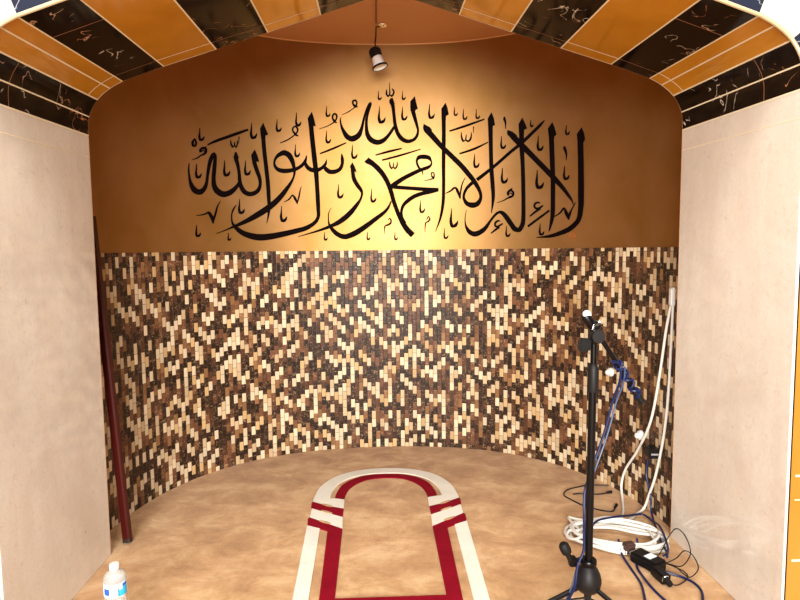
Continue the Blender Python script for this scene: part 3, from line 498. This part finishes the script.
bm = bmesh.new(); lathe(bm, [(.026, .048), (.030, .055), (.034, .09), (.043, .108), (.043, .112), (.036, .108), (.028, .09), (.026, .06)], h0, ax, 28); obj('lamp_shade', bm, M['plastic_white'], t)
bm = bmesh.new(); lathe(bm, [(.0435, .104), (.047, .106), (.047, .114), (.042, .115), (.042, .112)], h0, ax, 28); o = obj('rim', bm, M['blackmetal'], t)
bm = bmesh.new(); lathe(bm, [(0, .100), (.033, .100), (.033, .102), (0, .103)], h0, ax, 24); obj('bulb_glass', bm, M['lamp_glass'], t)

# ---------------------------------------------------------------- leaning wooden pole
b0, b1 = Vector((-1.126, 2.60, .004)), Vector((-1.240, 2.660, 1.46))
t = tag(None or thing('wooden_pole', 'x', 'pole', b0), 'dark red wooden pole leaning against the mosaic wall behind the left marble panel', 'pole')
d = (b1 - b0).normalized(); xx = Vector((1, -.25, 0)); xx = (xx - d * xx.dot(d)).normalized(); yy = d.cross(xx)
def bar(bm, a, b, w, h, chamfer=.006):
    prof = [(-w + chamfer, -h), (w - chamfer, -h), (w, -h + chamfer), (w, h - chamfer), (w - chamfer, h), (-w + chamfer, h), (-w, h - chamfer), (-w, -h + chamfer)]
    r = [[bm.verts.new(p + xx * u + yy * v_) for u, v_ in prof] for p in (a, b)]
    for k in range(8): bm.faces.new((r[0][k], r[0][(k + 1) % 8], r[1][(k + 1) % 8], r[1][k]))
    bm.faces.new(r[0][::-1]); bm.faces.new(r[1]); bmesh.ops.recalc_face_normals(bm, faces=bm.faces[:])
bm = bmesh.new(); bar(bm, b0 + d * .02, b1, .0185, .016); obj('shaft', bm, M['wood'], t, smooth=False)
bm = bmesh.new(); bar(bm, b0 + d * .004, b0 + d * .0205, .0187, .0162, .006); o = obj('foot_cap', bm, M['woodend'], t, smooth=False)

# ---------------------------------------------------------------- microphone stand
SX, SY = .735, 1.96
ms = thing('microphone_stand', 'black tripod microphone stand with a boom arm standing on the carpet', 'microphone stand', (SX, SY, 0))
bm = bmesh.new(); lathe(bm, [(0, .084), (.016, .084), (.020, .091), (.033, .097), (.042, .110), (.046, .128), (.0455, .142), (.041, .160), (.034, .175), (.026, .187), (.022, .192), (0, .193)], (SX, SY, 0)); hub = obj('base_hub', bm, M['sleeve'], ms)
bm = bmesh.new(); lathe(bm, [(0, .190), (.026, .190), (.029, .194), (.029, .208), (.026, .212), (0, .212)], (SX, SY, 0)); obj('locking_collar', bm, M['blackmetal'], ms)
bm = bmesh.new(); tube(bm, [(SX, SY, .045), (SX, SY, .086)], [.011, .013], 16); obj('centre_foot', bm, M['rubber'], ms)
for azd in (189, 309, 69):
    a = math.radians(azd); dx = Vector((math.cos(a), math.sin(a), 0)); st = Vector((SX, SY, .112)) + dx * .034; en = Vector((SX, SY, .016)) + dx * .305
    bm = bmesh.new(); tube(bm, [st, en], .0085, 12); lg = obj('leg', bm, M['blackmetal'], ms)
    bm = bmesh.new(); tube(bm, [en - (en - st).normalized() * .03, en + (en - st).normalized() * .012], [.0125, .014], 12); obj('rubber_foot', bm, M['rubber'], lg)
    bm = bmesh.new(); tube(bm, [Vector((SX, SY, .068)) + dx * .009, Vector((SX, SY, .070)) + dx * .135], .0045, 8); obj('leg_brace', bm, M['chrome'] if azd != 69 else M['blackmetal'], lg)
bm = bmesh.new(); tube(bm, [(SX + .001, SY, .2), (SX + .005, SY, .86)], .0135, 16); obj('lower_pole', bm, M['blackmetal'], ms)
bm = bmesh.new(); lathe(bm, [(0, .808), (.017, .808), (.0185, .815), (.0185, .885), (.015, .90), (.0115, .905), (0, .905)], (SX + .006, SY, 0)); obj('clutch_grip', bm, M['sleeve'], ms)
bm = bmesh.new(); tube(bm, [(SX + .006, SY, .9), (SX + .006, SY, .985)], .0105, 14); obj('upper_pole', bm, M['blackmetal'], ms)
# leg lock handle
bm = bmesh.new(); tube(bm, [(SX - .02, SY, .212), (SX - .057, SY - .004, .208)], .008, 10); box(bm, (SX - .058, SY - .004, .207), (.026, .026, .034), bev=.004); cl = obj('side_clamp', bm, M['blackmetal'], ms)
bm = bmesh.new(); hx = Vector((-.42, -.05, .9)).normalized(); lathe(bm, [(0, 0), (.009, 0), (.010, .035), (.017, .04), (.019, .05), (.018, .07), (.012, .078), (0, .08)], (SX - .062, SY - .006, .205), hx, 20); obj('lock_handle', bm, M['rubber'], ms)
# swivel and boom
bm = bmesh.new(); lathe(bm, [(0, .975), (.014, .975), (.016, .985), (.016, 1.005), (0, 1.01)], (SX + .006, SY, 0)); box(bm, (SX + .004, SY - .004, 1.02), (.032, .034, .07), bev=.006); obj('swivel', bm, M['blackmetal'], ms)
bm = bmesh.new(); lathe(bm, [(0, -.016), (.021, -.016), (.024, -.01), (.024, .01), (.021, .016), (0, .016)], (SX + .006, SY - .03, 1.005), (0, 1, 0), 24); obj('swivel_disc', bm, M['sleeve'], ms)
bm = bmesh.new(); box(bm, (SX - .034, SY - .02, .975), (.042, .022, .046), Euler((0, .12, 0)).to_matrix(), bev=.006); obj('boom_knob', bm, M['plastic_black'], ms)
bt, bh = Vector((.921, 1.975, .765)), Vector((.728, 1.95, 1.045)); bd = (bh - bt).normalized()
bm = bmesh.new(); tube(bm, [bt + bd * .02, bh], .0085, 12); obj('boom_arm', bm, M['blackmetal'], ms)
bm = bmesh.new(); tube(bm, [bt, bt + bd * .05], .0125, 12); obj('boom_end_cap', bm, M['rubber'], ms)
bm = bmesh.new(); lathe(bm, [(0, 0), (.015, .002), (.017, .01), (.017, .05), (.014, .056), (0, .058)], (.735, 1.945, 1.03), Vector((-.6, -.1, .8)), 20); obj('clip_mount', bm, M['blackmetal'], ms)
bm = bmesh.new(); lathe(bm, [(0, 0), (.012, 0), (.0135, .005), (.0135, .016), (.0105, .02), (0, .02)], (.714, 1.943, 1.07), Vector((-.55, -.35, .75)), 20); o = obj('threaded_tip', bm, M['plastic_white'], ms); o['label'] = 'pale metal thread at the boom tip'
bm = bmesh.new(); box(bm, (.757, 1.935, 1.058), (.016, .012, .022), Euler((.2, .5, 0)).to_matrix(), bev=.002); box(bm, (.744, 1.93, 1.047), (.018, .01, .007), Euler((0, -.5, 0)).to_matrix(), bev=.001); box(bm, (.728, 1.93, 1.036), (.008, .01, .02), Euler((0, .3, 0)).to_matrix(), bev=.001)
obj('spring_clip', bm, M['chrome'], ms)

# ---------------------------------------------------------------- cables
def cable(name, label, pts, r, m, sub=8, jitter=0):
    bm = bmesh.new(); tube(bm, crom(pts, sub), r, 8); o = obj(name, bm, M[m]); tag(o, label, 'cable', {'blue_cable': 'dark blue cables', 'black_wire': 'thin black wires'}.get(name)); return o
def wound(turns, s0, s1, rad, ph):
    x_, y_ = frame_for(bd); out = []
    for k in range(turns * 10 + 1):
        a = 2 * math.pi * k / 10 + ph; out.append(bt + bd * (s0 + (s1 - s0) * k / (turns * 10)) + (x_ * math.cos(a) + y_ * math.sin(a)) * rad)
    return out
bw = wound(3, .17, .03, .0135, 0) + wound(4, .03, .19, .0140, 2.)
hang = [(.832, 1.955, .90), (.836, 1.965, .841), (.822, 1.985, .77), (.803, 1.99, .681), (.782, 1.99, .61), (.752, 1.985, .53), (.724, 1.975, .45), (.716, 1.957, .38), (.715, 1.951, .31), (.712, 1.945, .25)]
hang2 = [0, (.688, 1.935, .20), (.675, 1.925, .13), (.652, 1.945, .06), (.64, 1.98, .018), (.66, 2.05, .006), (.72, 2.10, .006), (.79, 2.19, .006)]
bm = bmesh.new(); tube(bm, bw, .0046, 6); tube(bm, crom([bw[-1]] + hang + hang2[1:], 8), .0045, 8)
bc = tag(obj('blue_cable', bm, M['cable_blue']), 'blue cable wound round the boom arm and hanging beside the stand pole', 'cable', 'dark blue cables')
bm = bmesh.new(); tube(bm, crom([(.846, 1.95, .895), (.848, 1.96, .84), (.832, 1.978, .77), (.812, 1.982, .681), (.791, 1.982, .61), (.762, 1.978, .53), (.737, 1.985, .45), (.727, 1.982, .38), (.722, 1.965, .30), (.715, 1.955, .24), (.690, 1.945, .19), (.67, 1.94, .12), (.65, 1.96, .05), (.645, 2.0, .01), (.67, 2.06, .005), (.73, 2.12, .005)], 8), .0032, 8)
tag(obj('pale_blue_cable', bm, M['cable_light']), 'thin pale blue cable hanging from the boom arm next to the dark blue one', 'cable')

white_a = [(1.345, 2.618, 1.045), (1.340, 2.65, .917), (1.335, 2.69, .698), (1.326, 2.746, .465), (1.312, 2.84, .292), (1.290, 2.935, .151), (1.278, 2.955, .061), (1.255, 2.886, .012), (1.187, 2.719, .01), (1.12, 2.628, .012), (1.05, 2.62, .02)]
white_b = [(1.347, 2.606, 1.04), (1.347, 2.615, .828), (1.345, 2.625, .593), (1.340, 2.65, .397), (1.331, 2.695, .208), (1.322, 2.735, .10), (1.31, 2.76, .02), (1.25, 2.715, .01), (1.18, 2.645, .016), (1.089, 2.61, .026), (1.0, 2.60, .02)]
wc = thing('white_cable', 'thick white cable hanging down the right wall into a coil on the carpet', 'cable', (1.055, 2.49, 0))
bm = bmesh.new(); tube(bm, crom(white_a, 8), .0061, 8); obj('hanging_strand', bm, M['cable_white'], wc)
bm = bmesh.new(); tube(bm, crom(white_b, 8), .0061, 8); obj('hanging_strand', bm, M['cable_white'], wc)
rg = random.Random(4); pts = []
for k in range(6 * 10 + 6):
    a = 2 * math.pi * k / 10 + .6; l = k // 10
    rx, ry = [.190, .160, .202, .172, .150, .196, .18][l], [.130, .100, .146, .116, .094, .138, .124][l]
    ox, oy = [(0, 0), (.012, .008), (-.012, .01), (.016, -.008), (-.014, -.012), (.004, .014), (0, 0)][l]
    pts.append((1.06 + ox + rx * math.cos(a) - .03 * math.sin(a) + rg.uniform(-.006, .006), 2.475 + oy + ry * math.sin(a) - .02 * math.cos(a) + rg.uniform(-.006, .006), .008 + .0045 * (k / 10) + rg.uniform(0, .004)))
bm = bmesh.new(); tube(bm, crom(pts, 6), .0061, 8); obj('coil', bm, M['cable_white'], wc)
bm = bmesh.new(); tube(bm, crom([(1.0, 2.60, .03), (.93, 2.63, .034), (.90, 2.66, .03), (.895, 2.60, .034), (.90, 2.52, .036), (.86, 2.53, .03), (.838, 2.49, .02), (.87, 2.455, .03), (.93, 2.50, .045), (.99, 2.585, .05), (1.08, 2.615, .046), (1.17, 2.58, .04)], 8), .0061, 8); obj('loose_loop', bm, M['cable_white'], wc)
bm = bmesh.new(); tube(bm, crom([(.90, 2.47, .03), (.95, 2.43, .034), (1.02, 2.385, .04), (1.08, 2.365, .044), (1.15, 2.375, .04), (1.22, 2.43, .04), (1.245, 2.50, .036), (1.21, 2.55, .04), (1.12, 2.59, .046), (1.02, 2.60, .046), (.94, 2.58, .04), (.90, 2.57, .036)], 8), .0061, 8); obj('loose_loop', bm, M['cable_white'], wc)
bm = bmesh.new(); box(bm, (1.06, 2.362, .03), (.05, .035, .05), Euler((0, 0, .2)).to_matrix(), bev=.006); o = obj('cable_tie', bm, M['tape'], wc); o['label'] = 'dark brown fabric tie on the coil'

cable('blue_cable', 'dark blue cable dropping down the mosaic from the black wall socket', [(1.33, 2.775, .262), (1.322, 2.77, .179), (1.325, 2.725, .096), (1.318, 2.70, .026), (1.28, 2.577, .012), (1.225, 2.423, .03), (1.20, 2.316, .03), (1.155, 2.255, .05)], .0048, 'cable_blue')
cable('blue_cable', 'dark blue cable arching over the far side of the white coil', [(.95, 2.50, .06), (1.0, 2.55, .065), (1.10, 2.59, .06), (1.19, 2.66, .03), (1.27, 2.69, .02), (1.285, 2.62, .02), (1.262, 2.50, .05), (1.222, 2.352, .04), (1.165, 2.244, .05)], .0048, 'cable_blue')
cable('blue_cable', 'dark blue cable curving from the coil towards the front beside the stand', [(1.03, 2.40, .05), (1.023, 2.343, .012), (1.017, 2.234, .006), (1.009, 2.135, .006), (.977, 2.032, .006), (.94, 1.944, .006), (.92, 1.86, .006)], .0048, 'cable_blue')
cable('blue_cable', 'dark blue cable running forward just left of the black adapter', [(1.11, 2.40, .05), (1.098, 2.34, .012), (1.05, 2.262, .006), (1.034, 2.161, .012), (1.041, 2.079, .006), (1.054, 2.0, .006), (1.07, 1.92, .006)], .0048, 'cable_blue')
cable('blue_cable', 'dark blue cable looping out to the front right of the adapter', [(1.10, 2.21, .03), (1.146, 2.197, .012), (1.19, 2.172, .006), (1.215, 2.129, .006), (1.212, 2.069, .006), (1.167, 1.98, .006), (1.13, 1.90, .006)], .0048, 'cable_blue')
ba = tag(obj('black_cable', (lambda b: (tube(b, crom([(1.191, 2.813, .008), (1.158, 2.769, .004), (1.124, 2.771, .004), (1.083, 2.797, .004), (1.041, 2.834, .004), (1.018, 2.871, .004), (.994, 2.921, .004), (.979, 2.973, .004), (1.016, 3.035, .004), (1.088, 3.071, .004), (1.162, 3.093, .004), (1.26, 3.075, .006)], 8), .0034, 8), b)[1])(bmesh.new()), M['cable_black']), 'thin black cable lying in an open loop behind the stand pole', 'cable', 'black cables behind the stand')
bm = bmesh.new(); tube(bm, [(1.18, 2.80, .007), (1.20, 2.826, .010)], [.006, .008], 10); obj('plug', bm, M['plastic_black'], ba)
bb = tag(obj('black_cable', (lambda b: (tube(b, crom([(1.229, 2.981, .008), (1.172, 2.972, .004), (1.119, 2.976, .004), (1.07, 2.985, .004), (1.03, 2.98, .004)], 8), .0034, 8), b)[1])(bmesh.new()), M['cable_black']), 'short black cable end with a plug lying nearest the mosaic wall', 'cable', 'black cables behind the stand')
bm = bmesh.new(); tube(bm, [(1.21, 2.978, .008), (1.238, 2.982, .010)], [.006, .0085], 10); obj('plug', bm, M['plastic_black'], bb)
cable('black_wire', 'thin black wire rising in a loop against the right marble panel', [(1.13, 2.25, .05), (1.19, 2.33, .04), (1.235, 2.37, .07), (1.262, 2.36, .11), (1.275, 2.31, .10), (1.265, 2.25, .06), (1.21, 2.21, .03), (1.15, 2.19, .05)], .0022, 'cable_black')
cable('black_wire', 'thin black wire looping low to the right of the adapter', [(1.14, 2.20, .05), (1.20, 2.235, .05), (1.25, 2.27, .06), (1.275, 2.25, .05), (1.265, 2.19, .03), (1.22, 2.16, .012), (1.20, 2.178, .015), (1.18, 2.21, .03), (1.13, 2.203, .05)], .0022, 'cable_black')
cable('black_wire', 'thin black wire curling in front of the adapter plug', [(1.10, 2.118, .02), (1.137, 2.115, .008), (1.182, 2.141, .006), (1.216, 2.175, .006), (1.214, 2.205, .01), (1.17, 2.215, .03), (1.12, 2.21, .05)], .0022, 'cable_black')
# adapter
ad = thing('power_adapter', 'black power adapter brick with a white label lying on the carpet', 'adapter', (1.105, 2.265, 0))
R_ = Euler((.0, .0, math.radians(-62))).to_matrix()
bm = bmesh.new(); box(bm, (1.098, 2.268, .024), (.125, .07, .044), R_, bev=.006); obj('brick', bm, M['plastic_black'], ad)
bm = bmesh.new(); box(bm, (1.105, 2.262, .0465), (.03, .045, .001), R_); o = obj('rating_label', bm, M['label_white'], ad)
pl = thing('power_plug', 'black angled power plug lying in front of the adapter brick', 'plug', (1.105, 2.14, 0))
bm = bmesh.new(); box(bm, (1.10, 2.165, .022), (.075, .04, .04), Euler((0, .1, math.radians(-78))).to_matrix(), bev=.006); obj('plug_body', bm, M['plastic_black'], pl)
bm = bmesh.new(); tube(bm, [(1.104, 2.135, .022), (1.11, 2.105, .016)], [.015, .011], 12); obj('strain_relief', bm, M['rubber'], pl)
bm = bmesh.new(); lathe(bm, [(.0155, 0), (.017, .002), (.017, .005), (.0155, .007)], (1.104, 2.137, .0222), Vector((.006, -.03, -.006)), 16); o = obj('silver_ring', bm, M['chrome'], pl)
# fittings on the mosaic
def fitting(s_pt, label, r):
    x, y, z = s_pt; c = Vector((CX, Y0 + .2, z)); n = (c - Vector((x, y, z))).normalized()
    t = thing('wall_fitting', label, 'wall fitting', (x, y, z), 'round white wall fittings'); p = Vector((x, y, z)) + n * .006
    bm = bmesh.new(); lathe(bm, [(0, 0), (r, 0), (r, .008), (r * .85, .016), (0, .018)], p, n, 24); obj('round_plate', bm, M['plastic_white'], t)
    bm = bmesh.new(); lathe(bm, [(0, .016), (r * .6, .016), (r * .55, .03), (r * .3, .036), (0, .037)], p, n, 20); obj('knob', bm, M['plastic_white'], t)
fitting((1.335, 2.846, .358), 'round white plastic fitting on the mosaic beside the hanging white cable', .026)
fitting((1.274, 3.096, .63), 'small round white fitting on the mosaic behind the boom arm', .024)
t = thing('wall_socket', 'black twin socket block on the mosaic behind the hanging white cables', 'socket', (1.345, 2.72, .315))
bm = bmesh.new(); box(bm, (1.322, 2.715, .318), (.055, .07, .046), Euler((0, 0, -.1)).to_matrix(), bev=.004); obj('socket_block', bm, M['plastic_black'], t)
bm = bmesh.new(); box(bm, (1.322, 2.679, .318), (.045, .006, .008), Euler((0, 0, -.1)).to_matrix(), bev=.001); obj('grey_bar', bm, mat('grey_plastic', (.25, .24, .25), .4), t)
t = thing('cable_connector', 'white cable connector at the top of the hanging white cable', 'connector', (1.345, 2.63, 1.06))
bm = bmesh.new(); box(bm, (1.346, 2.612, 1.075), (.024, .03, .085), bev=.006); obj('connector_body', bm, M['plastic_white'], t)

# ---------------------------------------------------------------- water bottle
BX, BY = -.887, 1.935
t = thing('water_bottle', 'clear plastic water bottle with white cap beside the left marble panel', 'bottle', (BX, BY, 0))
prof = [(0, .004), (.030, .0), (.036, .006)] + [(.0372 if k % 2 else .0350, .02 + .0105 * k) for k in range(1, 14)] + [(.0366, .168), (.0366, .214), (.0376, .219), (.0362, .224), (.0368, .229), (.0340, .236), (.0300, .2415), (.0240, .2465), (.0165, .251), (.0135, .254), (.013, .264)]
inner = [(max(r - .0012, 0), h + (.0012 if i < 2 else 0)) for i, (r, h) in enumerate(prof)][::-1]
bm = bmesh.new(); lathe(bm, prof + inner, (BX, BY, 0), n=40); obj('bottle_body', bm, M['bottle'], t)
bm = bmesh.new(); lathe(bm, [(0, .256), (.0155, .256), (.0165, .258), (.0165, .272), (.015, .2755), (0, .276)], (BX, BY, 0), n=32); obj('cap', bm, M['plastic_white'], t)
bm = bmesh.new(); n = 60; rings = [[bm.verts.new((BX + r * math.cos(2 * math.pi * k / n), BY + r * math.sin(2 * math.pi * k / n), z)) for k in range(n)] for r, z in ((.0368, .168), (.0378, .170), (.0378, .178), (.0378, .186), (.0378, .194), (.0378, .202), (.0378, .213), (.0368, .215))]
for j in range(len(rings) - 1):
    for k in range(n):
        f = bm.faces.new((rings[j][k], rings[j][(k + 1) % n], rings[j + 1][(k + 1) % n], rings[j + 1][k])); a = (360 * (k + .5) / n)
        if (306 < a < 330 and 0 < j < 4) or ((330 <= a or a < 5) and 0 < j < 5): f.material_index = 2
        if 306 < a < 313 and 0 < j < 5: f.material_index = 1
        if (330 <= a or a < 5) and j == 5: f.material_index = 1
        if 228 < a < 264 and 1 < j < 5: f.material_index = 1
obj('wrap_label', bm, [M['label_white'], M['label_blue'], M['label_cyan']], t)
t.scale = (.955, .955, .955)

# ---------------------------------------------------------------- camera
PITCH, ROLL, YAW, F_ = math.radians(4.85), math.radians(.6), math.radians(2.4), 590.
fwd = Vector((math.sin(YAW) * math.cos(PITCH), math.cos(YAW) * math.cos(PITCH), -math.sin(PITCH)))
rt = Vector((math.cos(YAW), -math.sin(YAW), 0)); up = rt.cross(fwd)
r2 = rt * math.cos(ROLL) - up * math.sin(ROLL); u2 = rt * math.sin(ROLL) + up * math.cos(ROLL)
cd = bpy.data.cameras.new('camera'); cam = bpy.data.objects.new('camera', cd); C.objects.link(cam); SC.camera = cam
cd.sensor_fit = 'HORIZONTAL'; cd.sensor_width = 36; cd.lens = 36 * F_ / 800; cd.clip_start = .01
mw = Matrix.Identity(4)
for i, v in enumerate((r2, u2, -fwd)):
    for j in range(3): mw[j][i] = v[j]
mw[2][3] = EYE; cam.matrix_world = mw

# ---------------------------------------------------------------- light: hall ceiling lamp, plus an added upright panel behind the camera
def area(name, loc, size, power, col, target):
    l = bpy.data.lights.new(name, 'AREA'); l.shape = 'RECTANGLE'; l.size, l.size_y = size; l.energy = power; l.color = col
    o = bpy.data.objects.new(name, l); C.objects.link(o); o.location = loc
    o.rotation_euler = (Vector(target) - Vector(loc)).to_track_quat('-Z', 'Y').to_euler(); return o
area('hall_area_light', (0, 1.0, 3.3), (4.4, .45), 118, (1, .95, .88), (0, 1.9, 0))
area('hall_area_light', (-.4, -3.6, 1.95), (2.6, 2.4), 1000, (1, .95, .88), (-.1, 3.8, 1.3))  # added panel out of view, shaped for the gold wall's sheen
w = bpy.data.worlds.new('World'); SC.world = w; w.use_nodes = True
w.node_tree.nodes['Background'].inputs[0].default_value = (1, .93, .84, 1); w.node_tree.nodes['Background'].inputs[1].default_value = .06
vs = SC.view_settings; vs.view_transform = 'Standard'; vs.look = 'None'; vs.exposure = 0.; vs.gamma = 1.
try: vs.use_curve_mapping = False
except Exception: pass
